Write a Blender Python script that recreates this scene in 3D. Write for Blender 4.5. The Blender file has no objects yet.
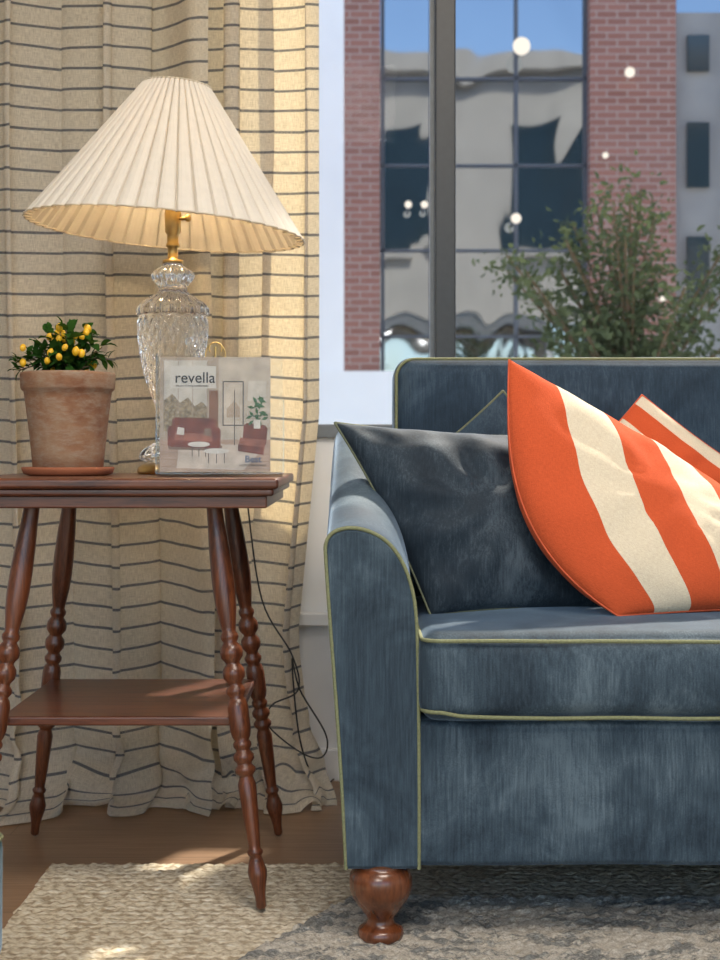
import bpy, bmesh, math, random
from mathutils import Vector, Matrix, noise, Euler
random.seed(7)
scene=bpy.context.scene
F=1440.0; H=0.77; HY=450.0
def P(px,py,d): return Vector(((px-360)*d/F, d, H-(py-HY)*d/F))

# ---------------- helpers ----------------
def link(o):
    scene.collection.objects.link(o); return o
def mesh_obj(name,verts,faces,mat=None,smooth=True,uvs=None):
    me=bpy.data.meshes.new(name); me.from_pydata([tuple(v) for v in verts],[],faces); me.update()
    if uvs is not None:
        uvl=me.uv_layers.new(name="UVMap")
        for l in me.loops: uvl.data[l.index].uv=uvs[l.vertex_index]
    if smooth:
        for p in me.polygons: p.use_smooth=True
    o=link(bpy.data.objects.new(name,me))
    if mat: me.materials.append(mat)
    return o
def group(name,loc,parts):
    e=bpy.data.objects.new(name,None); link(e); e.location=loc; e.empty_display_size=0.1
    for p in parts:
        p.parent=e; p.matrix_parent_inverse=Matrix.Translation(-Vector(loc))
    return e
def box(name,x0,x1,y0,y1,z0,z1,mat,bev=0.0,seg=3):
    v=[(x,y,z) for x in(x0,x1) for y in(y0,y1) for z in(z0,z1)]
    f=[(0,1,3,2),(4,6,7,5),(0,4,5,1),(2,3,7,6),(0,2,6,4),(1,5,7,3)]
    o=mesh_obj(name,v,f,mat,smooth=False)
    if bev>0:
        m=o.modifiers.new("b",'BEVEL'); m.width=bev; m.segments=seg; m.limit_method='NONE'
        for p in o.data.polygons: p.use_smooth=True
        m.harden_normals=True
    return o
def lathe(name,prof,loc,mat,seg=40,smooth=True,axis=None,fn=None,cap=True):
    verts=[];faces=[];n=len(prof)
    for i,(r,z) in enumerate(prof):
        for j in range(seg):
            a=2*math.pi*j/seg
            rr=r if fn is None else fn(r,z,a)
            verts.append(Vector((rr*math.cos(a),rr*math.sin(a),z)))
    for i in range(n-1):
        for j in range(seg):
            k=(j+1)%seg
            faces.append((i*seg+j,i*seg+k,(i+1)*seg+k,(i+1)*seg+j))
    if cap:
        faces.append(tuple(reversed(range(seg)))); faces.append(tuple((n-1)*seg+j for j in range(seg)))
    if axis is not None:
        q=Vector((0,0,1)).rotation_difference(axis); verts=[q@v for v in verts]
    L=Vector(loc); verts=[v+L for v in verts]
    return mesh_obj(name,verts,faces,mat,smooth)
def catmull(pts,sub=6,closed=False):
    out=[];n=len(pts);pts=[Vector(p) for p in pts]
    rng=n if closed else n-1
    for i in range(rng):
        p1=pts[i];p2=pts[(i+1)%n]
        p0=pts[(i-1)%n] if closed or i>0 else p1
        p3=pts[(i+2)%n] if closed or i<n-2 else p2
        for s in range(sub):
            t=s/sub
            out.append(0.5*((2*p1)+(p2-p0)*t+(2*p0-5*p1+4*p2-p3)*t*t+(3*p1-p0-3*p2+p3)*t**3))
    if not closed: out.append(pts[-1])
    return out
def pipe(name,pts,r,mat,closed=False,res=3):
    cu=bpy.data.curves.new(name,'CURVE'); cu.dimensions='3D'; cu.bevel_depth=r; cu.bevel_resolution=res
    s=cu.splines.new('POLY'); s.points.add(len(pts)-1)
    for i,p in enumerate(pts): s.points[i].co=(p[0],p[1],p[2],1)
    s.use_cyclic_u=closed; s.use_smooth=True; cu.use_fill_caps=True
    cu.materials.append(mat)
    return link(bpy.data.objects.new(name,cu))
def puff_box(name,x0,x1,y0,y1,z0,z1,r,mat,puff=(0,0,0),n=(24,12,6),wr=0.0):
    def axis(a,b,k):
        L=[a+r*t for t in(0,.15,.35,.6,.8,1)]
        L+=[a+r+(b-a-2*r)*i/k for i in range(1,k)]
        L+=[b-r*t for t in(1,.8,.6,.35,.15,0)]
        return L
    X=axis(x0,x1,n[0]);Y=axis(y0,y1,n[1]);Z=axis(z0,z1,n[2])
    bm=bmesh.new(); cache={}
    def V(x,y,z):
        k=(round(x,6),round(y,6),round(z,6))
        if k in cache:return cache[k]
        q=Vector((min(max(x,x0+r),x1-r),min(max(y,y0+r),y1-r),min(max(z,z0+r),z1-r)))
        d=Vector((x,y,z))-q
        p=q+d.normalized()*r if d.length>0 else q
        u=2*(x-x0)/(x1-x0)-1; v=2*(y-y0)/(y1-y0)-1; w=2*(z-z0)/(z1-z0)-1
        sx=max(-1,min(1,(p.x-(x0+x1)/2)/((x1-x0)/2)));sy=(p.y-(y0+y1)/2)/((y1-y0)/2);sz=(p.z-(z0+z1)/2)/((z1-z0)/2)
        p=p+Vector((sx*puff[0]*(1-v*v)*(1-w*w),sy*puff[1]*(1-u**4)*(1-w*w),sz*puff[2]*(1-u**4)*(1-v*v)))
        if wr>0:
            nn=noise.noise_vector(p*6)*wr+noise.noise_vector(p*17)*wr*.4
            p=p+nn
        cache[k]=bm.verts.new(p); return cache[k]
    def face(A,B,fn,flip):
        for i in range(len(A)-1):
            for j in range(len(B)-1):
                q=[fn(A[i],B[j]),fn(A[i+1],B[j]),fn(A[i+1],B[j+1]),fn(A[i],B[j+1])]
                if flip:q.reverse()
                try: bm.faces.new(q)
                except ValueError: pass
    face(X,Y,lambda a,b:V(a,b,z1),False); face(X,Y,lambda a,b:V(a,b,z0),True)
    face(X,Z,lambda a,b:V(a,y0,b),False); face(X,Z,lambda a,b:V(a,y1,b),True)
    face(Y,Z,lambda a,b:V(x1,a,b),False); face(Y,Z,lambda a,b:V(x0,a,b),True)
    bmesh.ops.recalc_face_normals(bm,faces=bm.faces)
    me=bpy.data.meshes.new(name); bm.to_mesh(me); bm.free()
    for p in me.polygons:p.use_smooth=True
    me.materials.append(mat)
    return link(bpy.data.objects.new(name,me))

# ---------------- materials ----------------
class NT:
    def __init__(s,name):
        s.m=bpy.data.materials.new(name); s.m.use_nodes=True; s.t=s.m.node_tree; s.t.nodes.clear()
        s.out=s.n('ShaderNodeOutputMaterial')
    def n(s,typ,**kw):
        nd=s.t.nodes.new(typ)
        for k,v in kw.items():
            if hasattr(nd,k) and not k[0].isupper(): setattr(nd,k,v)
            else: nd.inputs[k.replace('_',' ')].default_value=v
        return nd
    def l(s,a,b): s.t.links.new(a,b)
    def coord(s,kind='Object',scale=(1,1,1),rot=(0,0,0)):
        c=s.n('ShaderNodeTexCoord'); mp=s.n('ShaderNodeMapping'); s.l(c.outputs[kind],mp.inputs[0])
        mp.inputs['Scale'].default_value=scale; mp.inputs['Rotation'].default_value=rot
        return mp.outputs[0]
    def noise(s,co,scale=5,detail=4,rough=.5,dist=0):
        x=s.n('ShaderNodeTexNoise'); s.l(co,x.inputs['Vector']); x.inputs['Scale'].default_value=scale
        x.inputs['Detail'].default_value=detail; x.inputs['Roughness'].default_value=rough; x.inputs['Distortion'].default_value=dist
        return x.outputs[0]
    def ramp(s,fac,stops,interp='LINEAR'):
        r=s.n('ShaderNodeValToRGB'); s.l(fac,r.inputs[0]); cr=r.color_ramp; cr.interpolation=interp
        while len(cr.elements)<len(stops): cr.elements.new(.5)
        for e,(p,c) in zip(cr.elements,stops): e.position=p; e.color=(*c,1) if len(c)==3 else c
        return r.outputs[0]
    def mix(s,fac,a,b,bt='MIX'):
        m=s.n('ShaderNodeMix'); m.data_type='RGBA'; m.blend_type=bt
        for sock,val in((m.inputs[0],fac),(m.inputs[6],a),(m.inputs[7],b)):
            if isinstance(val,(int,float)): sock.default_value=val
            elif isinstance(val,tuple): sock.default_value=(*val,1)
            else: s.l(val,sock)
        return m.outputs[2]
    def math(s,op,a,b=None):
        m=s.n('ShaderNodeMath'); m.operation=op
        for i,val in enumerate((a,b)):
            if val is None: continue
            if isinstance(val,(int,float)): m.inputs[i].default_value=val
            else: s.l(val,m.inputs[i])
        return m.outputs[0]
    def bump(s,h,strength=.3,dist=.01):
        b=s.n('ShaderNodeBump'); b.inputs['Strength'].default_value=strength; b.inputs['Distance'].default_value=dist; s.l(h,b.inputs['Height']); return b.outputs[0]
    def bsdf(s,color,rough=.5,normal=None,**kw):
        p=s.n('ShaderNodeBsdfPrincipled')
        if isinstance(color,tuple): p.inputs['Base Color'].default_value=(*color,1)
        else: s.l(color,p.inputs['Base Color'])
        if isinstance(rough,(int,float)): p.inputs['Roughness'].default_value=rough
        else: s.l(rough,p.inputs['Roughness'])
        if normal is not None: s.l(normal,p.inputs['Normal'])
        for k,v in kw.items():
            p.inputs[k.replace('_',' ')].default_value=v
        s.l(p.outputs[0],s.out.inputs[0]); return p
def plain(name,col,rough=.6,nz=0.12,sc=40,**kw):
    t=NT(name); co=t.coord(); n=t.noise(co,sc,4)
    c=t.ramp(n,[(.3,tuple(x*(1-nz) for x in col)),(.7,tuple(min(1,x*(1+nz)) for x in col))])
    t.bsdf(c,rough,t.bump(n,.08,.002),**kw); return t.m

def velvet(name,dark,mid,light,sheen=.5):
    t=NT(name)
    a=t.noise(t.coord(scale=(300,300,16)),1,3,.6); b=t.noise(t.coord(scale=(1.6,1.6,1)),5,4,.6,.8); c=t.noise(t.coord(),700,1)
    f=t.math('ADD',t.math('MULTIPLY',a,.26),t.math('ADD',t.math('MULTIPLY',b,.58),t.math('MULTIPLY',c,.16)))
    col=t.ramp(f,[(.37,dark),(.5,mid),(.63,light)])
    t.bsdf(col,.7,t.bump(a,.10,.002),Sheen_Weight=sheen,Sheen_Roughness=.32,Sheen_Tint=(.55,.74,1.0,1),Specular_IOR_Level=.2); return t.m
M_velvet=velvet('velvet_blue',(.018,.030,.045),(.042,.067,.092),(.105,.148,.185),.42)
M_velvet_d=velvet('velvet_navy',(.010,.017,.027),(.021,.034,.049),(.062,.086,.110),.38)
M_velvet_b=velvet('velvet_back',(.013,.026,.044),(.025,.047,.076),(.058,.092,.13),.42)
M_green=velvet('velvet_green',(.02,.04,.04),(.04,.075,.075),(.07,.12,.12))
M_pipe=plain('piping_sage',(.185,.20,.105),.8,.2,300)
M_pipe_d=plain('piping_olive',(.13,.145,.09),.8,.2,300)

def wood(name,dark,light,rough,axis=(1,14,14),coat=.3):
    t=NT(name); n=t.noise(t.coord(scale=axis),4,5,.6,1.2); n2=t.noise(t.coord(scale=tuple(a*5 for a in axis)),6,3)
    f=t.math('ADD',t.math('MULTIPLY',n,.7),t.math('MULTIPLY',n2,.3))
    c=t.ramp(f,[(.35,dark),(.62,light)])
    t.bsdf(c,rough,t.bump(n2,.08,.001),Coat_Weight=coat,Coat_Roughness=.25); return t.m
M_mahog=wood('mahogany_leg',(.040,.010,.005),(.17,.050,.018),.33,(14,14,1))
M_mahog_top=wood('mahogany_top',(.040,.010,.006),(.16,.048,.020),.36,(1,14,14))
M_foot=wood('walnut_foot',(.075,.020,.007),(.19,.058,.020),.25,(8,8,2),.6)

t=NT('wood_floor'); co=t.coord(scale=(1,1,1))
br=t.n('ShaderNodeTexBrick'); t.l(co,br.inputs['Vector']); br.inputs['Scale'].default_value=1; br.inputs['Brick Width'].default_value=1.4; br.inputs['Row Height'].default_value=.16; br.inputs['Mortar Size'].default_value=.0015
br.inputs['Color1'].default_value=(.24,.14,.08,1);br.inputs['Color2'].default_value=(.31,.19,.115,1);br.inputs['Mortar'].default_value=(.05,.025,.012,1)
g=t.noise(t.coord(scale=(2,40,1)),3,5,.6,.5)
c=t.mix(.6,br.outputs[0],t.ramp(g,[(.3,(.17,.095,.052)),(.7,(.36,.23,.14))]))
t.bsdf(c,.40,t.bump(g,.1,.002)); M_floor=t.m

# curtain
t=NT('striped_linen')
uv=t.coord('UV'); sp=t.n('ShaderNodeSeparateXYZ'); t.l(uv,sp.inputs[0])
wob=t.noise(t.coord('UV',scale=(4,4,1)),2,2)
v=t.math('ADD',sp.outputs[1],t.math('MULTIPLY',t.math('SUBTRACT',wob,.5),.012))
fr=t.math('FRACT',t.math('DIVIDE',v,.0455))
line=t.math('LESS_THAN',t.math('ABSOLUTE',t.math('SUBTRACT',fr,.5)),.062)
wv=t.noise(t.coord('UV',scale=(90,900,1)),1,2); wh=t.noise(t.coord('UV',scale=(900,60,1)),1,2)
weave=t.math('MULTIPLY',t.math('ADD',wv,wh),.5)
base=t.ramp(weave,[(.35,(.58,.53,.44)),(.62,(.85,.81,.71))])
brk=t.math('MULTIPLY',line,t.ramp(wh,[(.3,(.6,.6,.6)),(.5,(.92,.92,.92))]))
col=t.mix(brk,base,(.13,.145,.175))
d=t.n('ShaderNodeBsdfDiffuse'); tr=t.n('ShaderNodeBsdfTranslucent'); t.l(col,d.inputs[0]); 
tc=t.mix(1.0,col,(1.0,.83,.53),'MULTIPLY'); t.l(tc,tr.inputs[0])
bm_=t.bump(weave,.5,.003); t.l(bm_,d.inputs['Normal'])
ms=t.n('ShaderNodeMixShader'); ms.inputs[0].default_value=.40; t.l(d.outputs[0],ms.inputs[1]);t.l(tr.outputs[0],ms.inputs[2]); t.l(ms.outputs[0],t.out.inputs[0]); M_curt=t.m

def translucent(name,c1,c2,fac):
    t=NT(name); n=t.noise(t.coord(),60,3); c=t.ramp(n,[(.3,tuple(x*.95 for x in c1)),(.7,c1)])
    d=t.n('ShaderNodeBsdfDiffuse'); tr=t.n('ShaderNodeBsdfTranslucent'); t.l(c,d.inputs[0]); tr.inputs[0].default_value=(*c2,1)
    ms=t.n('ShaderNodeMixShader'); ms.inputs[0].default_value=fac; t.l(d.outputs[0],ms.inputs[1]);t.l(tr.outputs[0],ms.inputs[2]); t.l(ms.outputs[0],t.out.inputs[0]); return t.m
M_shade=translucent('pleated_fabric',(.74,.69,.61),(.80,.66,.48),.04)
M_trim=plain('shade_trim',(.62,.54,.42),.8)
M_leaf=translucent('leaf_green',(.025,.075,.015),(.08,.16,.03),.2)
M_leaf2=translucent('tree_leaf',(.085,.11,.06),(.14,.17,.075),.2)
M_lemon=plain('yellow_fruit',(.82,.47,.02),.35,.1,80)
M_stem=plain('stem_bark',(.13,.09,.05),.8)
M_soil=plain('soil',(.05,.032,.02),.95,.4,80)
t=NT('terracotta'); n=t.noise(t.coord(),14,6,.65); n2=t.noise(t.coord(scale=(1,1,3)),30,4,.7)
c=t.mix(t.ramp(n2,[(.45,(0,0,0)),(.75,(.7,.7,.7))]),t.ramp(n,[(.3,(.20,.085,.045)),(.5,(.28,.145,.08)),(.7,(.33,.225,.145))]),(.36,.30,.23))
t.bsdf(c,.9,t.bump(n2,.4,.003)); M_terra=t.m
M_terra2=plain('terracotta_saucer',(.36,.12,.055),.8,.1)
M_brass=plain('brass',(.62,.42,.16),.3,.1,30,Metallic=1.0)
M_black=plain('black_cord',(.02,.02,.02),.5)
M_white=plain('white_paint',(.84,.85,.86),.55,.03,8)
M_wall=plain('wall_paint',(.62,.60,.56),.8,.03,6)
M_ceil=plain('ceiling_paint',(.8,.79,.76),.9,.02,6)
M_frame=plain('window_aluminium',(.028,.030,.034),.4,.1,60)
M_frame2=plain('window_sill_grey',(.16,.18,.20),.4,.1,60)
M_frame3=plain('facade_frame',(.10,.11,.13),.5,.1,60)
t=NT('crystal_glass'); n=t.noise(t.coord(),200,1); t.bsdf((.97,.98,1.0),.02,t.bump(n,.02,.001),Transmission_Weight=1.0,IOR=1.55); M_crystal=t.m
def clear(name,f,tint=(1,1,1)):
    t=NT(name); tr=t.n('ShaderNodeBsdfTransparent'); tr.inputs[0].default_value=(*tint,1); g=t.n('ShaderNodeBsdfGlossy'); g.inputs['Roughness'].default_value=.02
    fr=t.n('ShaderNodeFresnel'); fr.inputs[0].default_value=f
    ms=t.n('ShaderNodeMixShader'); t.l(fr.outputs[0],ms.inputs[0]); t.l(tr.outputs[0],ms.inputs[1]); t.l(g.outputs[0],ms.inputs[2]); t.l(ms.outputs[0],t.out.inputs[0]); return t.m
M_pane=clear('window_glass',1.08); M_acryl=clear('clear_acrylic',1.18,(.985,.99,.99)); M_acryl_e=clear('clear_acrylic_edge',1.6,(.9,.93,.93))
t=NT('bulb_glow'); e=t.n('ShaderNodeEmission'); e.inputs[0].default_value=(1,.72,.38,1); e.inputs[1].default_value=18; t.l(e.outputs[0],t.out.inputs[0]); M_bulb=t.m
t=NT('reflection_glow'); e=t.n('ShaderNodeEmission'); e.inputs[0].default_value=(1,.92,.80,1); e.inputs[1].default_value=1.1; t.l(e.outputs[0],t.out.inputs[0]); M_reflection=t.m  # emission that imitates indoor lamps reflected in glass

t=NT('orange_stripe_canvas'); uv=t.coord('UV'); sp=t.n('ShaderNodeSeparateXYZ'); t.l(uv,sp.inputs[0])
O=(.60,.105,.038); C=(.74,.67,.52)
col=t.ramp(sp.outputs[0],[(0,O),(.180,C),(.365,O),(.55,C),(.735,O),(.90,C)],'CONSTANT')
w1_=t.noise(t.coord('UV',scale=(500,60,1)),1,2); w2_=t.noise(t.coord('UV',scale=(60,500,1)),1,2); n=t.noise(t.coord('UV'),5,3)
w=t.math('MULTIPLY',t.math('ADD',w1_,w2_),.5)
col2=t.mix(t.ramp(w,[(.4,(.3,.3,.3)),(.6,(0,0,0))]),col,(.45,.30,.25),'MULTIPLY')
t.bsdf(col2,.95,t.bump(t.math('ADD',w,n),.4,.003),Sheen_Weight=.05,Specular_IOR_Level=.1); M_stripe=t.m
M_orange_p=plain('orange_piping',(.55,.10,.04),.9)

# jute rug
t=NT('jute_rug'); co=t.coord()
wv=t.n('ShaderNodeTexWave'); wv.wave_type='BANDS'; wv.bands_direction='Y'; t.l(co,wv.inputs['Vector']); wv.inputs['Scale'].default_value=14; wv.inputs['Distortion'].default_value=2.5; wv.inputs['Detail Scale'].default_value=5
vo=t.n('ShaderNodeTexVoronoi'); t.l(t.coord(scale=(1,1.6,1)),vo.inputs['Vector']); vo.inputs['Scale'].default_value=62
n=t.noise(t.coord(scale=(1,2.2,1)),150,4,.75); big=t.noise(co,3,2)
h=t.math('ADD',t.math('MULTIPLY',wv.outputs[1],.30),t.math('SUBTRACT',n,t.math('MULTIPLY',vo.outputs[0],.8)))
c=t.ramp(h,[(.0,(.42,.32,.20)),(.28,(.78,.68,.50)),(.65,(.95,.89,.75))])
c=t.mix(t.math('MULTIPLY',big,.25),c,(.82,.76,.65))
t.bsdf(c,.95,t.bump(h,.75,.009)); M_jute=t.m
t=NT('patterned_rug'); co=t.coord()
n=t.noise(t.coord(scale=(1,2,1)),110,5,.8); nf=t.noise(t.coord(scale=(1,2,1)),330,2,.8)
wn=t.noise(t.coord(scale=(1,1.7,1)),9,4,.65,1.0)
dk=t.ramp(t.math('ADD',wn,t.math('MULTIPLY',t.math('SUBTRACT',n,.5),.35)),[(.43,(.9,.9,.9)),(.51,(0,0,0))])
nn=t.math('ADD',t.math('MULTIPLY',n,.6),t.math('MULTIPLY',nf,.4))
base=t.ramp(nn,[(.36,(.40,.34,.26)),(.6,(.94,.89,.79))])
dark=t.ramp(nn,[(.36,(.08,.085,.085)),(.62,(.45,.46,.44))])
c=t.mix(dk,base,dark)
t.bsdf(c,.95,t.bump(nn,1.0,.012)); M_prug=t.m

# exterior
t=NT('brick_wall'); co=t.coord(rot=(math.radians(90),0,0)); br=t.n('ShaderNodeTexBrick'); t.l(co,br.inputs['Vector']); br.inputs['Scale'].default_value=1
br.inputs['Brick Width'].default_value=.20; br.inputs['Row Height'].default_value=.07; br.inputs['Mortar Size'].default_value=.008
br.inputs['Color1'].default_value=(.36,.15,.11,1);br.inputs['Color2'].default_value=(.27,.105,.075,1);br.inputs['Mortar'].default_value=(.42,.31,.26,1)
n=t.noise(t.coord(),1.5,3); c=t.mix(t.math('MULTIPLY',n,.3),br.outputs[0],(.40,.28,.24)); t.bsdf(c,.9); M_brick=t.m
t=NT('reflective_glazing'); n=t.noise(t.coord(scale=(1,1,.5)),1.1,1,.4,.7)
t.bsdf((.27,.31,.36),.03,t.bump(n,.22,.085),Metallic=1.0); M_rglass=t.m
M_glare=plain('street_glare_white',(.97,.94,.90),.8,.02,3)  # near-white, imitates the overexposed street
M_beige=plain('limestone',(.50,.44,.36),.85,.08,2)
M_conc=plain('concrete',(.33,.325,.31),.85,.1,2)
M_bounce=plain('bounce_paving',(.74,.72,.69),.9,.08,6)  # unseen ground, kept pale to bounce sun onto the facade opposite
M_dkglass=plain('dark_window',(.03,.05,.06),.1,.1,3)

# ---------------- room ----------------
YW=3.36
box('floor',-3.2,3.4,-3.0,YW,-.1,0,M_floor)
box('ceiling',-3.2,3.4,-3.0,YW,2.9,3.0,M_ceil)
box('wall_left',-3.3,-3.2,-3.0,YW,0,2.9,M_wall)
box('wall_right',3.4,3.5,-3.0,YW,0,2.9,M_wall)
WX0,WX1,SZ,TZ=-.22,3.2,.80,2.75
w1=box('wall_panel_side',-3.2,WX0,YW,YW+.2,0,2.9,M_white)
w2=box('wall_panel_below',WX0,3.4,YW,YW+.2,0,SZ,M_white)
w3=box('wall_panel_above',WX0,3.4,YW,YW+.2,TZ,2.9,M_wall)
w4=box('wall_panel_right',WX1,3.4,YW,YW+.2,SZ,TZ,M_wall)
group('wall_back',(0,YW,0),[w1,w2,w3,w4])
box('baseboard_back',-3.2,3.4,YW-.018,YW,0,.075,M_white,.004)
box('trim_1',WX0-.2,3.2,YW-.03,YW,.362,.392,M_white,.004)
fr=[box('sill',WX0,WX1,YW-.015,YW+.12,SZ-.002,SZ+.03,M_frame2,.003),
    box('head',WX0,WX1,YW+.02,YW+.1,TZ-.05,TZ,M_frame,.003),
    box('jamb_left',WX0,WX0+.03,YW+.02,YW+.1,SZ,TZ,M_frame,.003),
    box('jamb_right',WX1-.05,WX1,YW+.02,YW+.1,SZ,TZ,M_frame,.003)]
for i,x in enumerate((.175,1.38,2.55)):
    fr.append(box('mullion_%d'%i,x,x+.048,YW-.01,YW+.09,SZ+.03,TZ-.05,M_frame,.004))
fr.append(box('mullion_bead',.165,.178,YW+.03,YW+.06,SZ+.03,TZ-.05,M_frame2))
fr.append(box('pane',WX0+.03,WX1-.05,YW+.050,YW+.054,SZ+.03,TZ-.05,M_pane))
group('window_1',(1.4,YW,1.5),fr)

# ---------------- exterior ----------------
YB=14.0; k=YB/F
def bx(px): return (px-360)*k
def bz(py): return H-(py-HY)*k
parts=[]
parts.append(box('core',-9,12,YB+.5,YB+4,-.3,10,M_conc))
parts.append(box('street_glare_base',-9,12,YB-.15,YB+.6,-.3,bz(372),M_glare))  # white block added in place of the overexposed street
def col_(n,a,b,mat,y=YB): parts.append(box(n,bx(a),bx(b),y,YB+.55,bz(372),10,mat))
col_('street_glare_strip',100,344,M_glare); col_('pier_brick_a',344,380,M_brick); col_('pier_brick_b',590,676,M_brick)  # first column is a white stand-in for the overexposed street
col_('pier_concrete',735,760,M_conc); col_('pier_brick_c',880,960,M_brick); col_('pier_brick_d',-300,100,M_brick)
def glaz(n,a,b,ver,hor):
    parts.append(box(n+'_glass',bx(a),bx(b),YB+.2,YB+.25,bz(372),10,M_rglass))
    for i,x in enumerate(ver): parts.append(box(n+'_v%d'%i,bx(x)-.018,bx(x)+.018,YB+.16,YB+.24,bz(372),10,M_frame3))
    for i,y in enumerate(hor): parts.append(box(n+'_h%d'%i,bx(a),bx(b),YB+.16,YB+.24,bz(y)-.012,bz(y)+.012,M_frame3))
hor=[-160,-70,-10,74,162,248,335]
glaz('bay_a',380,590,(383,432,518,588),hor)
glaz('bay_b',676,880,(678,780,878),[-120,90,250])
for i,(a,b,y0,y1) in enumerate(((690,712,32,68),(690,712,120,185),(690,712,235,300))):
    parts.append(box('bay_window_%d'%i,bx(a),bx(b),YB+.10,YB+.2,bz(y1),bz(y0),M_dkglass))
parts.append(box('bay_panel',bx(677),bx(735),YB+.15,YB+.19,bz(372),bz(8),M_conc))
for i,(px,py,r) in enumerate(((520,50,.085),(628,75,.05),(408,206,.035),(424,206,.035),(515,220,.05),(617,322,.04),(661,298,.045),(604,157,.03))):  # added glowing balls, imitating reflections of indoor pendants
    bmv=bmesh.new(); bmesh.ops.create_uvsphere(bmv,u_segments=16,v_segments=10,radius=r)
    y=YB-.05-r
    bmesh.ops.translate(bmv,verts=bmv.verts,vec=(bx(px),y,bz(py))); me=bpy.data.meshes.new('reflection_ball'); bmv.to_mesh(me); bmv.free(); me.materials.append(M_reflection)
    parts.append(link(bpy.data.objects.new('lamp_reflection_%d'%i,me)))
    parts.append(box('reflection_bracket_%d'%i,bx(px)-.01,bx(px)+.01,y,YB+.22,bz(py)-.01,bz(py)+.01,M_frame3))  # made-up bracket that holds the imitated reflection
group('brick_building',(0,YB,0),parts)
box('unseen_bounce_ground',-12,14,YW+.22,YB+.5,-.35,-.3,M_bounce)
ex=[box('facade_wall',-12,14,YW+.2,YW+.5,2.95,7.4,M_beige),box('facade_cornice',-12,14,YW+.15,YW+.75,7.2,7.5,M_beige)]
for i in range(9):
    x=-11+i*2.7
    ex.append(box('facade_win_%d'%i,x,x+1.3,YW+.48,YW+.53,4.2,6.3,M_dkglass))
    ex.append(box('facade_sill_%d'%i,x-.1,x+1.4,YW+.48,YW+.62,4.05,4.2,M_beige))
group('wall_exterior',(0,YW+.3,5),ex)

# tree outside
def leaf_mesh(name,items,mat):
    verts=[];faces=[]
    for (p,d,nrm,L,W) in items:
        d=d.normalized(); s=d.cross(nrm).normalized(); up=s.cross(d).normalized(); b=len(verts)
        prof=((0,0,0),(.25,.8,.06),(.55,1,.09),(.8,.6,.03),(1,0,-.08))
        for (tt,w,z) in prof:
            c=p+d*L*tt+up*L*z
            verts+= [c-s*W*w+up*W*.25*w, c, c+s*W*w+up*W*.25*w]
        for i in range(4):
            a=b+i*3
            faces+=[(a,a+1,a+4,a+3),(a+1,a+2,a+5,a+4)]
    return mesh_obj(name,verts,faces,mat,True)
def rv(): 
    v=Vector((random.gauss(0,1),random.gauss(0,1),random.gauss(0,1))); return v.normalized()
YT=8.5; kt=YT/F; tc=Vector(((632-360)*kt,YT,-.3))
items=[];br_parts=[]
br_parts.append(lathe('trunk',[(.10,0),(.075,.08),(.06,.3),(.055,.7),(.04,.9)],tc,M_stem,16))
for i in range(46):
    a=random.uniform(0,2*math.pi); R=random.uniform(.1,.95)**.8
    top=tc+Vector((math.cos(a)*R*.88,math.sin(a)*R*.6,random.uniform(1.7,2.62)-.45*R*R))
    base=tc+Vector((math.cos(a)*.02,math.sin(a)*.02,.75))
    midp=base.lerp(top,.5)+Vector((-math.cos(a)*.1,-math.sin(a)*.1,.1))
    pts=catmull([base,midp,top],8)
    br_parts.append(pipe('branch_%d'%i,pts,.008,M_stem,res=1))
    for j in range(170):
        q=pts[random.randint(4,len(pts)-1)]+rv()*random.uniform(.02,.20)
        items.append((q,rv()+Vector((0,0,.3)),rv(),random.uniform(.04,.075),random.uniform(.009,.016)))
br_parts.append(leaf_mesh('foliage',items,M_leaf2))
group('olive_tree',tc,br_parts)

# ---------------- curtain ----------------
def curtain(name,xl,xr,seed,y0,nf,amp,p0=0):
    nu=420; 
    zs=[2.68-(2.68-.10)*i/120 for i in range(121)]
    rows=[(z,0.0) for z in zs]
    for (z,fy) in ((.085,-.003),(.07,-.006),(.055,-.012),(.042,-.020),(.03,-.032),(.022,-.050),(.018,-.068),(.014,-.084),(.009,-.096),(.004,-.104)): rows.append((z,fy))
    verts=[];uvs=[]; L=0; prev=None
    rnd=random.Random(seed); ph=[rnd.uniform(0,6.28) for _ in range(8)]; 
    for ri,(z,fy) in enumerate(rows):
        if prev: L+=math.hypot(prev[0]-z,prev[1]-fy)
        prev=(z,fy)
        X0=xl(z);X1=xr(z)
        pud=max(0,min(1,(.32-z)/.32))
        for i in range(nu+1):
            u=i/nu
            p=p0+2*math.pi*nf*(u+.022*math.sin(2*math.pi*u*2+ph[0])+.008*math.sin(2*math.pi*u*4+ph[1]))+.3*math.sin(z*1.3+ph[2])
            A=amp*(.8+.3*math.sin(2*math.pi*u*1.7+ph[3]))
            s=math.sin(p)
            y=y0+A*s+.004*math.sin(p*2.3+z*2+ph[4])+.006*math.sin(z*4.5+u*9)
            x=X0+(X1-X0)*u+.032*math.sin(2*p)*min(1,4*u,4*(1-u))
            zz=z
            if pud>0:
                nz=noise.noise(Vector((u*7+seed,z*14,0)))
                y+=pud*pud*(nz*.065)-pud*pud*.02; x+=pud*.028*noise.noise(Vector((u*12,z*16,5)))
                zz=z+ (pud**3)*.045*max(0,noise.noise(Vector((u*16,z*14,3))))
            y+=fy*(1+.5*math.sin(p*.9+ph[5]))
            zz=max(zz,.003)
            verts.append((x,min(y,YW-.025),zz)); uvs.append((u*(X1-X0)*1.6,L+.006*math.sin(p)))
    faces=[]
    for r in range(len(rows)-1):
        for i in range(nu):
            a=r*(nu+1)+i; faces.append((a,a+nu+1,a+nu+2,a+1))
    return mesh_obj(name,verts,faces,M_curt,True,uvs)
def xr_main(z):
    if z>.85: return -.090
    if z>.38: return -.090-.045*(.85-z)/.47
    t=(.38-z)/.38; return -.135+.085*t*t
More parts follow.
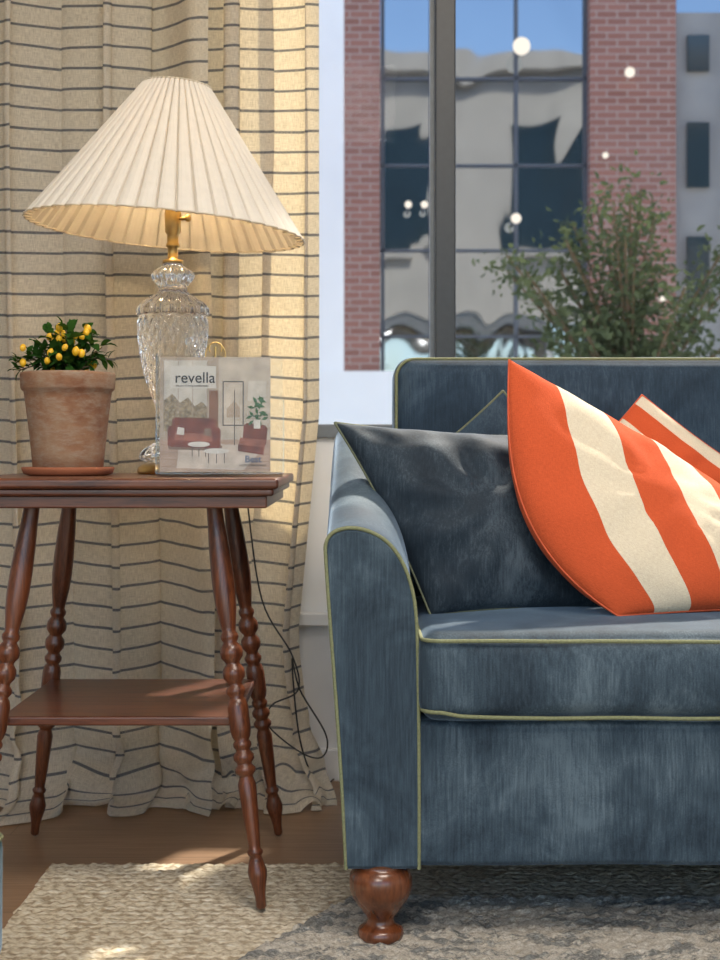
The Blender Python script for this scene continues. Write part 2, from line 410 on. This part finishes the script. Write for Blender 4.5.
c1=curtain('curtain_drape',lambda z:-.375,xr_main,3,3.185,1.7,.042,1.6)
c2=curtain('curtain_drape_b',lambda z:-1.35,lambda z:-.318+.008*math.sin(z*3),11,3.165,4.6,.075,.9)
rod=pipe('curtain_rod',[(-1.6,3.18,2.70),(3.2,3.18,2.70)],.014,M_brass)
group('striped_curtain',(-.6,3.18,1.3),[c1,c2,rod])

# ---------------- side table ----------------
TX,TY=-.405,2.62
tp=[]
tp.append(box('table_top',TX-.272,TX+.272,TY-.272,TY+.272,.706,.724,M_mahog_top,.006,4))
tp.append(box('table_moulding',TX-.264,TX+.264,TY-.264,TY+.264,.694,.707,M_mahog_top,.005,4))
tp.append(box('table_apron',TX-.252,TX+.252,TY-.252,TY+.252,.674,.695,M_mahog_top,.003,2))
tp.append(box('table_shelf',TX-.20,TX+.20,TY-.20,TY+.20,.306,.322,M_mahog_top,.004,3))
prof=[(.006,0),(.009,.004),(.0095,.02),(.012,.035),(.0165,.052),(.0175,.062),(.013,.078),(.0105,.086),(.014,.090),(.0145,.094),(.0105,.099),
(.011,.105),(.0135,.14),(.0155,.18),(.0165,.205),(.0125,.216),(.0125,.219),(.0185,.225),(.019,.231),(.0135,.237),(.0135,.240),(.0185,.246),(.019,.253),(.013,.260),(.013,.263),(.0165,.268),(.0165,.273),(.013,.278),
(.0165,.284),(.019,.296),(.019,.334),(.0165,.345),(.0125,.350),(.0175,.357),(.018,.363),(.0125,.370),(.0125,.374),(.0195,.383),(.0205,.391),(.0195,.398),(.013,.406),(.013,.409),(.020,.418),(.021,.426),(.0195,.434),(.0125,.443),(.0165,.450),(.0165,.455),(.0125,.461),
(.0135,.468),(.0185,.50),(.0205,.53),(.0205,.56),(.0185,.61),(.0155,.65),(.0145,.675),(.0165,.682),(.0165,.692)]
i=0
for sx in(-1,1):
    for sy in(-1,1):
        foot=Vector((TX+sx*.243,TY+sy*.247,.002)); top=Vector((TX+sx*.152,TY+sy*.155,.690))
        d=(top-foot).normalized(); Ls=(top-foot).length/.692
        off=.010 if sy<0 else 0
        foot2=foot+Vector((0,0,off+.002))
        tp.append(lathe('table_leg_%d'%i,[(r*.93,z*Ls*(1-(.014/.69 if off else 0))) for r,z in prof],foot2,M_mahog,28,axis=d)); i+=1
group('side_table',(TX,TY,0),tp)
ZT=.7245

# ---------------- table lamp ----------------
LX,LY=-.358,2.755
ks=LY/F
lp=[]
lp.append(lathe('lamp_base_brass',[(.066,0),(.068,.004),(.066,.012),(.058,.018),(.048,.021)],(LX,LY,ZT),M_brass,48))
cp=[(.045,.0215),(.058,.026),(.062,.034),(.055,.046),(.035,.060),(.022,.074),(.018,.084),(.026,.090),(.027,.097),(.020,.103),(.026,.115),(.040,.145),(.054,.185),(.062,.225),(.067,.262),(.068,.285),(.065,.300),(.067,.305),(.067,.315),(.060,.325),(.045,.336),(.031,.345),(.026,.352),(.030,.362),(.038,.372),(.040,.380),(.034,.388),(.022,.396),(.018,.402)]
cps=[(p.x,p.z) for p in catmull([Vector((r,0,z)) for r,z in cp],5)]
def cut(r,z,a):
    if .118<z<.296:
        n=11
        s1=math.sin(a*n+z*85); s2=math.sin(a*n-z*85)
        g=min(abs(s1),abs(s2))
        return r*(1-.085*(1-min(1,g*1.8)))
    return r*(1+.04*math.cos(a*16)) if z>.302 or z<.11 else r
lp.append(lathe('lamp_body_crystal',cps,(LX,LY,ZT),M_crystal,220,smooth=True,fn=cut))
zc=.402
lp.append(lathe('lamp_neck_brass',[(.020,zc),(.020,zc+.006),(.010,zc+.008),(.010,zc+.03),(.013,zc+.032),(.013,zc+.036),(.011,zc+.04),(.011,zc+.055),(.015,zc+.06),(.016,zc+.095),(.014,zc+.11),(.010,zc+.112)],(LX,LY,ZT),M_brass,28))
lp.append(pipe('lamp_switch',[(LX,LY,ZT+zc+.085),(LX+.028,LY-.012,ZT+zc+.085)],.0035,M_brass))
lp.append(lathe('lamp_switch_knob',[(.003,0),(.007,.002),(.007,.008),(.003,.01)],(LX+.026,LY-.012,ZT+zc+.085),M_brass,16,axis=Vector((1,-.4,0)).normalized()))
bz0=ZT+zc+.108
lp.append(lathe('lamp_bulb',[(.012,0),(.014,.02),(.026,.045),(.030,.065),(.026,.085),(.012,.096),(.002,.098)],(LX,LY,bz0),M_bulb,24))
hp=[Vector((LX+math.sin(a)*.05,LY,bz0+.02+(.15)*(1-math.cos(a))/2*1.0)) for a in [math.pi*2*i/32 for i in range(33)]]
lp.append(pipe('lamp_harp',hp,.0016,M_brass))
SH0=Vector((-.361,LY,1.190)); tilt=Matrix.Rotation(math.radians(4.5),4,'Y')
NP=46; SH_H=.276
offs=[0,.10,.30,.55,.80,.93]; vals=[-1,.35,.85,1.0,.75,.2]
def shade_pt(a,val,t):
    r=.261+(.064-.261)*t
    A=(.0075*(1-t)+.003*t)
    rr=r+A*(val-.2)
    return Vector((rr*math.cos(a),rr*math.sin(a),SH_H*t))
def place(v): return SH0+(tilt@(v-Vector((0,0,.14))))+Vector((0,0,.14))
angs=[(2*math.pi*(j+o)/NP,vl) for j in range(NP) for o,vl in zip(offs,vals)]
verts=[];faces=[];SEG=len(angs);NT_=10
for i in range(NT_+1):
    for a,vl in angs: verts.append(place(shade_pt(a,vl,i/NT_)))
for i in range(NT_):
    for j in range(SEG):
        k2=(j+1)%SEG; faces.append((i*SEG+j,i*SEG+k2,(i+1)*SEG+k2,(i+1)*SEG+j))
lp.append(mesh_obj('lamp_shade',verts,faces,M_shade,False))
lp.append(pipe('shade_rim_bottom',[place(shade_pt(a,vl,0)) for a,vl in angs],.0018,M_trim,True,2))
lp.append(pipe('shade_rim_top',[place(shade_pt(a,vl,1)) for a,vl in angs],.0018,M_trim,True,2))
for i in range(3):
    a=i*2.094+.4
    lp.append(pipe('shade_spider_%d'%i,[place(Vector((0,0,SH_H-.02))),place(Vector((.070*math.cos(a),.070*math.sin(a),SH_H-.015)))],.0016,M_brass))
cord=catmull([Vector((LX+.07,LY+.02,ZT+.006)),Vector((-.25,2.83,ZT+.005)),Vector((-.235,2.905,ZT+.004)),P(247,500,2.97),P(262,600,3.03),P(292,655,3.05),P(298,690,3.05),P(272,705,3.05),P(268,725,3.05),P(300,752,3.05),P(322,757,3.05),P(326,735,3.05),P(300,690,3.06),P(292,660,3.06),P(300,740,3.09),P(318,785,3.2),Vector((-.06,3.28,.02))],8)
lp.append(pipe('lamp_cord',cord,.0018,M_black,res=2))
group('table_lamp',(LX,LY,ZT),lp)
def light(name,typ,loc,energy,color,size=.1,rot=(0,0,0),sy=None):
    l=bpy.data.lights.new(name,typ); l.energy=energy; l.color=color
    if typ=='AREA':
        l.size=size
        if sy: l.shape='RECTANGLE'; l.size_y=sy
    elif typ=='SUN': l.angle=size
    else: l.shadow_soft_size=size
    o=link(bpy.data.objects.new(name,l)); o.location=loc; o.rotation_euler=rot; return o
light('lamp_bulb_light','POINT',(LX,LY,bz0+.06),16.0,(1,.72,.40),.035)

# ---------------- potted plant ----------------
PX,PY=-.527,2.60
pp=[]
pp.append(lathe('saucer',[(.070,0),(.079,.003),(.082,.010),(.083,.014),(.080,.015),(.076,.011),(.05,.009)],(PX,PY,ZT),M_terra2,56))
zb=ZT+.0125
pp.append(lathe('pot',[(.060,0),(.063,.002),(.0655,.03),(.0705,.075),(.0765,.125),(.0785,.138),(.0825,.141),(.084,.145),(.0850,.168),(.084,.172),(.080,.173),(.077,.168),(.073,.140),(.066,.05),(.05,.02)],(PX,PY,zb),M_terra,64,fn=lambda r,z,a:r*(1+.004*math.sin(3*a+z*30))))
pp.append(lathe('soil',[(.01,0),(.074,.0),(.0745,.004),(.05,.010),(.002,.014)],(PX,PY,zb+.148),M_soil,32))
items=[];zs0=zb+.155
tips=[]
for i in range(42):
    a=random.uniform(0,6.28); R=random.uniform(.0,.078); 
    tip=Vector((PX+math.cos(a)*R,PY+math.sin(a)*R*.85,zs0+random.uniform(.040,.105)-R*.3))
    b=Vector((PX+math.cos(a)*.012,PY+math.sin(a)*.012,zs0-.005))
    m=b.lerp(tip,.5)+Vector((0,0,.012)); pts=catmull([b,m,tip],5)
    pp.append(pipe('stem_%d'%i,pts,.0014,M_stem,res=1)); tips.append(tip)
    for j in range(10):
        q=pts[random.randint(3,len(pts)-1)]
        d=Vector((math.cos(a)*.5,math.sin(a)*.5,.25))+rv()*.9
        L=random.uniform(.020,.034)
        items.append((q+rv()*.004,d,Vector((0,0,1))+rv()*.5,L,L*.25))
pp.append(leaf_mesh('leaves',items,M_leaf))
for i in range(30):
    tip=random.choice(tips)+Vector((random.uniform(-.012,.012),random.uniform(-.030,-.006),random.uniform(-.018,.012)))
    s=random.uniform(.0050,.0074)
    ax=(Vector((0,0,1))+rv()*.5).normalized()
    pp.append(lathe('fruit_%d'%i,[(.0005,-s*1.25),(s*.6,-s),(s*.95,-s*.35),(s,.1*s),(s*.8,s*.8),(s*.35,s*1.2),(.0005,s*1.35)],tip,M_lemon,14,axis=ax))
for (dx,dz) in((-.09,.035),(-.085,.02),(.075,.04)):
    b=Vector((PX,PY,zs0)); tip=Vector((PX+dx,PY-.02,zs0+dz)); pts=catmull([b,b.lerp(tip,.5)+Vector((0,0,.02)),tip],6)
    pp.append(pipe('sprig',pts,.0012,M_stem,res=1))
    its=[(q,Vector((dx,0,0))+rv()*.08,Vector((0,0,1))+rv()*.3,.024,.005) for q in pts[3:] for _ in range(2)]
    pp.append(leaf_mesh('sprig_leaves',its,M_leaf))
group('potted_kumquat_plant',(PX,PY,ZT),pp)

# ---------------- brochure in acrylic stand ----------------
def flat(name,pts,y,mat):
    return mesh_obj(name,[(x,y,z) for x,z in pts],[tuple(range(len(pts)))],mat,False)
def rect(name,x0,x1,z0,z1,y,mat): return flat(name,[(x0,z0),(x1,z0),(x1,z1),(x0,z1)],y,mat)
def pm(n,c,r=.5,nz=.2,sc=45): return plain('print_'+n,tuple(v*.74 for v in c),r,nz,sc)
W,Hh=.198,.208
B=[]
B.append(box('booklet',0,W,.0,.008,.003,Hh,pm('page',(.80,.78,.74))))
y=-.0006
B.append(rect('cover_wall',.0,W,.06,Hh,y,pm('wall',(.46,.38,.30))))
B.append(rect('cover_wall_right',.105,W,.06,Hh,y-.0001,pm('wall2',(.55,.48,.40))))
B.append(rect('cover_floor',.0,W,.003,.06,y,pm('floor',(.50,.36,.28))))
for i in range(4): B.append(flat('cover_floor_line_%d'%i,[(.0,.012+i*.013),(W,.008+i*.013),(W,.0088+i*.013),(0,.0128+i*.013)],y-.00015,pm('fl%d'%i,(.33,.22,.16))))
B.append(flat('cover_rug',[(.03,.010),(.15,.006),(.190,.050),(.035,.054)],y-.0002,pm('rug',(.66,.56,.48))))
B.append(rect('cover_window',.006,.085,.075,Hh-.006,y-.0002,pm('sky',(.60,.56,.50))))
B.append(flat('cover_trees',[(.006,.075),(.085,.075),(.085,.118),(.075,.128),(.062,.120),(.050,.136),(.036,.126),(.022,.142),(.006,.130)],y-.00022,pm('trees',(.30,.24,.16),.5,.6,160)))
for i in range(4): B.append(rect('cover_window_bar_%d'%i,.006+i*.026,.0072+i*.026,.075,.200,y-.00025,pm('bar%d'%i,(.38,.31,.26))))
B.append(rect('cover_header',.018,.100,.152,.192,y-.0003,pm('pale',(.66,.63,.58),.5,.05)))
B.append(rect('cover_curtain',.088,.104,.065,.148,y-.0003,pm('drape',(.26,.13,.08))))
B.append(rect('cover_pic_frame',.112,.150,.085,.165,y-.0003,pm('dark',(.10,.09,.09))))
B.append(rect('cover_pic',.1140,.1480,.087,.163,y-.0004,pm('art',(.62,.54,.45))))
B.append(flat('cover_pic_shape',[(.119,.100),(.143,.100),(.143,.118),(.133,.130),(.119,.115)],y-.0005,pm('artshape',(.46,.36,.27))))
B.append(rect('cover_pic_2',.158,.190,.13,.165,y-.0003,pm('art2',(.62,.57,.50))))
red=pm('sofa_red',(.20,.060,.040),.5,.5); red2=pm('sofa_red2',(.34,.13,.09),.5,.4); blk=pm('black',(.03,.03,.03)); grn=pm('green',(.06,.15,.06)); wht=pm('white',(.76,.72,.67)); shd=pm('shadow',(.25,.17,.13))
B.append(flat('cover_sofa_shadow',[(.016,.043),(.110,.040),(.112,.050),(.014,.053)],y-.0004,shd))
B.append(flat('cover_sofa_back',[(.022,.066),(.098,.064),(.100,.094),(.094,.098),(.062,.099),(.061,.096),(.060,.099),(.028,.100),(.022,.096)],y-.0005,red))
B.append(flat('cover_sofa_seat',[(.018,.050),(.103,.046),(.104,.070),(.018,.074)],y-.0006,red2))
B.append(flat('cover_sofa_seat_gap',[(.0605,.050),(.0615,.050),(.0615,.072),(.0605,.072)],y-.00062,red))
B.append(flat('cover_sofa_seat_front',[(.018,.048),(.103,.044),(.103,.056),(.018,.060)],y-.00063,red))
B.append(flat('cover_sofa_pillow',[(.030,.070),(.043,.068),(.044,.081),(.032,.083)],y-.00065,wht))
B.append(flat('cover_sofa_pillow_2',[(.078,.068),(.091,.066),(.092,.080),(.080,.081)],y-.00065,shd))
B.append(flat('cover_sofa_arm_l',[(.014,.050),(.026,.048),(.027,.080),(.024,.085),(.017,.085),(.014,.080)],y-.0007,red))
B.append(flat('cover_sofa_arm_r',[(.094,.046),(.108,.044),(.109,.077),(.105,.082),(.098,.082),(.095,.078)],y-.0007,red))
B.append(flat('cover_chair_back',[(.148,.055),(.190,.050),(.193,.080),(.188,.086),(.156,.090),(.150,.086)],y-.0006,red))
B.append(flat('cover_chair_seat',[(.140,.045),(.186,.038),(.190,.060),(.144,.064)],y-.0007,red2))
B.append(flat('cover_chair_front',[(.140,.040),(.186,.033),(.186,.046),(.140,.052)],y-.00072,red))
for i,(a,b,z) in enumerate(((.05,.09,.052),(.078,.125,.040))):
    B.append(flat('cover_table_%d'%i,[(a+ (b-a)*(.5+.5*math.cos(q)),z+.005*math.sin(q)) for q in [i_*.5236 for i_ in range(12)]],y-.0009,wht))
    for s in(-.3,.0,.3):
        m_=(a+b)/2+s*(b-a); B.append(rect('cover_table_leg_%d'%i,m_-.0006,m_+.0006,z-.022,z-.003,y-.0008,blk))
B.append(rect('cover_lamp_pole',.133,.1342,.05,.15,y-.0008,blk))
rn=random.Random(5)
for i in range(26):
    a=rn.uniform(0,6.28); x0,z0=.174+rn.uniform(-.008,.008),.115+rn.uniform(-.020,.020); L=.014
    dx,dz=math.cos(a)*L,math.sin(a)*L
    B.append(flat('cover_plant_%d'%i,[(x0,z0),(x0+dx*.5-dz*.2,z0+dz*.5+dx*.2),(x0+dx,z0+dz),(x0+dx*.5+dz*.2,z0+dz*.5-dx*.2)],y-.0010-.00002*i,grn))
B.append(rect('cover_plant_pot',.168,.180,.080,.096,y-.0016,wht))
def text(name,s,x,z,size,mat,yy,bold=.00015):
    cu=bpy.data.curves.new(name,'FONT'); cu.body=s; cu.size=size; cu.extrude=.0001; cu.offset=bold; cu.materials.append(mat)
    o=link(bpy.data.objects.new(name,cu)); o.location=(x,yy,z); o.rotation_euler=(math.pi/2,0,0); return o
B.append(text('cover_title','revella',.026,.162,.0275,blk,y-.0012))
B.append(text('cover_subtitle','the art of living comfortably',.028,.155,.0052,blk,y-.0012,0))
B.append(text('cover_logo','Best',.152,.020,.017,pm('blue',(.08,.13,.25)),y-.0012))
B.append(text('cover_logo_sub','HOME FURNISHINGS',.142,.013,.0052,blk,y-.0012,0))
B.append(box('holder_front',-.004,W+.022,-.010,-.0075,.0,.205,M_acryl))
B.append(box('holder_back',-.004,W+.022,.024,.027,.0,.214,M_acryl))
B.append(box('holder_base',-.004,W+.022,-.030,.045,-.0025,.0005,M_acryl_e))
B.append(box('holder_side_l',-.007,-.004,-.010,.027,.0,.212,M_acryl_e))
B.append(box('holder_side_r',W+.022,W+.025,-.010,.027,.0,.13,M_acryl_e))
e=bpy.data.objects.new('brochure_display_stand',None); link(e)
for o in B: o.parent=e
e.location=(-.348,2.50,ZT+.0045); e.rotation_euler=(math.radians(-4),0,math.radians(3)); e.scale=(.97,.97,.98)

sc=[]
for s in(-1,1):
    pts=[]
    for i in range(40):
        a=i/39*4.6; r=.006+.005*a
        pts.append(Vector((-.265+s*(.004+r*math.cos(a)),2.64,ZT+.225+ .03*math.sin(a)*(.4+.12*a))))
    sc.append(pipe('scroll_%d'%s,pts,.0013,M_brass))
sc.append(pipe('easel_stem',[Vector((-.265,2.64,ZT+.01)),Vector((-.265,2.64,ZT+.235))],.002,M_brass))
sc.append(lathe('easel_base',[(.028,0),(.03,.003),(.026,.007),(.003,.010)],(-.265,2.64,ZT),M_brass,24))
group('wire_scroll_easel',(-.265,2.64,ZT),sc)

# ---------------- sofa ----------------
YF=2.20; kf=YF/F
so=[]
def fp(px,py): return ((px-360)*kf,H-(py-HY)*kf)
outl=[fp(346,870),fp(342,790),fp(336,700),fp(330,620),fp(326,562),fp(326,543),fp(334,532),fp(350,528),fp(368,531),fp(386,541),fp(400,558),fp(410,582),fp(416,615),fp(418,680),fp(419,780),fp(419,870)]
pr=[(p.x,p.z) for p in catmull([Vector((x,0,z)) for x,z in outl],6)]
def arm(name,mirror=None):
    def mx(x): return x if mirror is None else mirror-x
    st=[(0.0,0),(.006,.0)]+[(s/20*.80,.172*(3*(s/20)**2-2*(s/20)**3)**.85) for s in range(1,21)]
    verts=[];faces=[];n=len(pr)
    for si,(yy,raise_) in enumerate(st):
        for (x,z) in pr:
            tz=max(0,(z-.25)/.4); zz=z+raise_*tz
            inset=.006 if si==0 else 0
            cx=.03; x2=x+(cx-x)*inset*8
            verts.append((mx(x2),YF+yy,zz-(inset if z>.4 else -inset)))
    for s in range(len(st)-1):
        for i in range(n):
            k_=(i+1)%n; f=(s*n+i,s*n+k_,(s+1)*n+k_,(s+1)*n+i); faces.append(f if mirror is None else tuple(reversed(f)))
    faces.append(tuple(range(n)) if mirror else tuple(reversed(range(n)))); faces.append(tuple((len(st)-1)*n+i for i in range(n)))
    a=mesh_obj(name,verts,faces,M_velvet,True)
    bmv=bmesh.new(); bmv.from_mesh(a.data); bmesh.ops.recalc_face_normals(bmv,faces=bmv.faces); 
    for f in bmv.faces:
        if len(f.verts)>4: f.smooth=False
    bmv.to_mesh(a.data); bmv.free()
    p=pipe(name+'_piping',[Vector((mx(x),YF+.003,z)) for x,z in pr],.0030,M_pipe)
    return [a,p]
SX1=1.86
so+=arm('arm_left'); so+=arm('arm_right',SX1)
x_in=.088; x_in2=SX1-.088
so.append(puff_box('front_rail',x_in-.01,x_in2+.01,YF+.006,YF+.06,.132,.355,.012,M_velvet,(0,.006,0),(40,4,8),.002))
so.append(box('base_frame',0.02,SX1-.02,YF+.05,YF+.80,.13,.33,M_velvet,.01))
def cushion_pipe(name,x0,x1,y0,y1,z,r,bow=0):
    pts=[Vector((x0,y1-.1,z))]
    for i in range(0,9):
        a=math.pi+ i/8*math.pi/2; pts.append(Vector((x0+r+r*math.cos(a),y0+r+r*math.sin(a),z)))
    for i in range(1,60):
        x=x0+r+(x1-x0-2*r)*i/60; u=2*(x-x0)/(x1-x0)-1
        pts.append(Vector((x,y0-.002*(1-u**4),z+bow*(1-u**16)+.0015*noise.noise(Vector((x*9,0,z*40))))))
    for i in range(0,9):
        a=1.5*math.pi+ i/8*math.pi/2; pts.append(Vector((x1-r+r*math.cos(a),y0+r+r*math.sin(a),z)))
    pts.append(Vector((x1,y1-.1,z)))
    return pipe(name,pts,.0030,M_pipe)
so.append(puff_box('seat_cushion',x_in+.002,x_in2-.002,YF-.028,YF+.58,.358,.492,.030,M_velvet,(0,.020,.014),(50,16,8),.003))
so.append(cushion_pipe('seat_piping_top',x_in+.006,x_in2-.006,YF-.032,YF+.60,.482,.030,0))
so.append(cushion_pipe('seat_piping_bottom',x_in+.006,x_in2-.006,YF-.030,YF+.60,.374,.030,-.008))
bx0,bx1=.066,SX1-.066
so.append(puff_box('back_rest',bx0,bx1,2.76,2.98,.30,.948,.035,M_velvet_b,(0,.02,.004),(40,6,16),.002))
def rr_path(x0,x1,z0,z1,r,y):
    pts=[Vector((x0,y,z0))]
    for i in range(9):
        a=math.pi-i/8*math.pi/2; pts.append(Vector((x0+r+r*math.cos(a),y,z1-r+r*math.sin(a))))
    for i in range(9):
        a=math.pi/2-i/8*math.pi/2; pts.append(Vector((x1-r+r*math.cos(a),y,z1-r+r*math.sin(a))))
    pts.append(Vector((x1,y,z0))); return pts
so.append(pipe('back_piping_front',rr_path(bx0+.004,bx1-.004,.5,.945,.036,2.768),.0028,M_pipe))
so.append(pipe('back_piping_rear',rr_path(bx0+.004,bx1-.004,.5,.945,.036,2.972),.0028,M_pipe))
fprof=[(.022,.012),(.032,.013),(.036,.020),(.034,.028),(.025,.034),(.0215,.040),(.022,.046),(.029,.056),(.038,.068),(.046,.082),(.049,.097),(.048,.110),(.043,.120),(.037,.126),(.037,.134)]
for i,(x,yy) in enumerate(((.032,YF+.038),(SX1-.032,YF+.038),(.032,YF+.74),(SX1-.032,YF+.74))):
    o=-.002 if yy<2.6 else -.011
    so.append(lathe('sofa_foot_%d'%i,[(r,z if z>.025 else z+o) for r,z in [(p.x,p.z) for p in catmull([Vector((r,0,z)) for r,z in fprof],4)]],(x,yy,0),M_foot,40))
group('velvet_sofa',(.93,2.6,0),so)

# ---------------- cushions ----------------
def pillow(name,BL,BR,TR,TL,T,mat,pmat,pinch=.09,bulge=.5,seed=0,pr_=.0035,wr=.006,bow=None):
    BL,BR,TR,TL=map(Vector,(BL,BR,TR,TL)); n=44
    nrm=((BR-TL).cross(TR-BL)).normalized()
    if nrm.y>0:nrm=-nrm
    def base(u,v):
        u2=u*(1-pinch*(1-v*v)); v2=v*(1-pinch*(1-u*u))
        a=(u2+1)/2;b=(v2+1)/2
        p=(BL*(1-a)*(1-b)+BR*a*(1-b)+TR*a*b+TL*(1-a)*b)
        if bow is not None: p=p+Vector(bow)*(1-v*v)*(1-.35*v)*max(0,1-a)**1.6
        return p
    verts=[];uvs=[];idx={}
    for side in(1,-1):
        for i in range(n+1):
            for j in range(n+1):
                edge=i in(0,n) or j in(0,n)
                if side==-1 and edge: idx[(side,i,j)]=idx[(1,i,j)]; continue
                u=-math.cos(math.pi*i/n);v=-math.cos(math.pi*j/n)
                p=base(u,v); h=T*max(0,(1-u*u)*(1-v*v))**bulge
                wn=noise.noise(Vector((u*2.2+seed,v*2.2,side)))*wr+noise.noise(Vector((u*5+seed,v*5,side*2)))*wr*.5
                e_=((1-abs(u))*(1-abs(v)))
                radial=math.sin(math.atan2(v,u)*9+seed)*wr*.5*(1 if .3<math.hypot(u,v) else 0)*min(1,e_*6)
                p=p+nrm*side*(h+(wn+radial)*min(1,h/(T*.4)))
                idx[(side,i,j)]=len(verts); verts.append(p); uvs.append(((u+1)/2,(v+1)/2))
    faces=[]
    for side in(1,-1):
        for i in range(n):
            for j in range(n):
                q=[idx[(side,i,j)],idx[(side,i+1,j)],idx[(side,i+1,j+1)],idx[(side,i,j+1)]]
                if side==-1:q.reverse()
                faces.append(tuple(q))
    o=mesh_obj(name,verts,faces,mat,True,uvs)
    bd=[(i,0) for i in range(n)]+[(n,j) for j in range(n)]+[(i,n) for i in range(n,0,-1)]+[(0,j) for j in range(n,0,-1)]
    pp_=pipe(name+'_piping',[verts[idx[(1,i,j)]] for i,j in bd],pr_,pmat,True,2)
    c=(BL+BR+TR+TL)/4
    return c,[o,pp_]
c,p_=pillow('cushion_body',P(431,616,2.43),P(610,612,2.46),P(575,436,2.62),P(335,423,2.52),.070,M_velvet_d,M_pipe_d,.06,.45,1,wr=.014,pr_=.0028)
group('velvet_throw_pillow',c,p_)
c,p_=pillow('cushion_body',P(470,590,2.66),P(600,500,2.69),P(503,391,2.70),P(395,480,2.68),.035,M_velvet_b,M_pipe_d,.05,.5,4,pr_=.0028)
group('velvet_throw_pillow.001',c,p_)
c,p_=pillow('cushion_body',P(618,616,2.33),P(806,606,2.40),P(726,500,2.58),P(509,360,2.50),.076,M_stripe,M_orange_p,.010,.46,2,.0018,.006,bow=(-.076,-.01,-.012))
group('striped_throw_pillow',c,p_)
c,p_=pillow('cushion_body',P(640,590,2.66),P(760,480,2.68),P(642,395,2.69),P(560,480,2.68),.035,M_stripe,M_orange_p,.04,.5,8,.0018,.004)
group('striped_throw_pillow.001',c,p_)

# ---------------- rugs ----------------
def rug(name,x0,x1,y0,y1,z,mat,jag=.004,nx=220,ny=120,hgt=.002,f=60):
    verts=[];faces=[]
    for j in range(ny+1):
        for i in range(nx+1):
            u=i/nx;v=j/ny; x=x0+(x1-x0)*u;y=y0+(y1-y0)*v
            zz=z+hgt*noise.noise(Vector((x*f,y*f,0)))
            e=i in(0,nx) or j in(0,ny)
            if e:
                x+=jag*noise.noise(Vector((x*50,y*50,3)))*2; y+=jag*noise.noise(Vector((x*50,y*50,9)))*2; zz=z-.009
            verts.append((x,y,zz))
    for j in range(ny):
        for i in range(nx):
            a=j*(nx+1)+i; faces.append((a,a+1,a+nx+2,a+nx+1))
    return mesh_obj(name,verts,faces,mat,True)
rug('jute_rug',-.572,2.4,.2,2.655,.009,M_jute,.006,520,420,.005,95)
r2=rug('patterned_rug',0,1.6,-.8,0,.014,M_prug,.008,420,220,.008,80)
r2.location=(-.02,2.44,0.0)
for v_ in r2.data.vertices:
    u=v_.co.x/1.6; v_.co.x += (1-u)*(.55*v_.co.y)

# footstool at left edge
fs=[puff_box('stool_body',-1.02,-.466,1.45,1.90,.10,.276,.025,M_green,(0,0,.01),(16,16,5),.002)]
fs.append(pipe('stool_piping',[Vector((-1.0,1.898,.264)),Vector((-.49,1.898,.266)),Vector((-.472,1.890,.266)),Vector((-.466,1.875,.266)),Vector((-.466,1.46,.266))],.0022,M_pipe))
for i,(x,yy) in enumerate(((-.96,1.51),(-.53,1.51),(-.96,1.84),(-.53,1.84))):
    fs.append(lathe('stool_foot_%d'%i,[(.018,.012),(.026,.02),(.018,.035),(.034,.07),(.034,.105)],(x,yy,0),M_foot,24))
group('velvet_footstool',(-.74,1.67,0),fs)

# ---------------- lights ----------------
w=bpy.data.worlds.new('World'); scene.world=w; w.use_nodes=True; nt=w.node_tree; nt.nodes.clear()
sky=nt.nodes.new('ShaderNodeTexSky'); sky.sky_type='NISHITA'; sky.sun_disc=False; sky.sun_elevation=math.radians(50); sky.sun_rotation=math.radians(30); sky.air_density=1.0
bg=nt.nodes.new('ShaderNodeBackground'); bg.inputs[1].default_value=.42; ow=nt.nodes.new('ShaderNodeOutputWorld')
nt.links.new(sky.outputs[0],bg.inputs[0]); nt.links.new(bg.outputs[0],ow.inputs[0])
sd=Vector((.40,.74,1.06)).normalized()
s=light('sun','SUN',(2,6,9),7.5,(1,.91,.77),.05); s.rotation_euler=sd.to_track_quat('Z','Y').to_euler()
light('ceiling_fill','AREA',(.5,.8,2.85),64,(1,.90,.79),1.2,(0,0,0),1.0)  # unseen area light added under the ceiling as warm fill
light('ceiling_fill.001','AREA',(-.6,-1.2,2.85),88,(1,.91,.81),1.6,(math.radians(25),0,0),1.2)  # second added fill, tilted towards the sofa end

# ---------------- camera ----------------
cd=bpy.data.cameras.new('camera'); cam=link(bpy.data.objects.new('camera',cd))
cd.sensor_fit='VERTICAL'; cd.sensor_height=36; cd.sensor_width=27; cd.lens=54
cam.location=(0,0,H); cam.rotation_euler=(math.pi/2,0,0); cd.shift_y=-30/960
cd.dof.use_dof=True; cd.dof.focus_distance=2.45; cd.dof.aperture_fstop=7
cd.clip_start=.05
scene.camera=cam
scene.view_settings.view_transform='Standard'
scene.view_settings.exposure=0
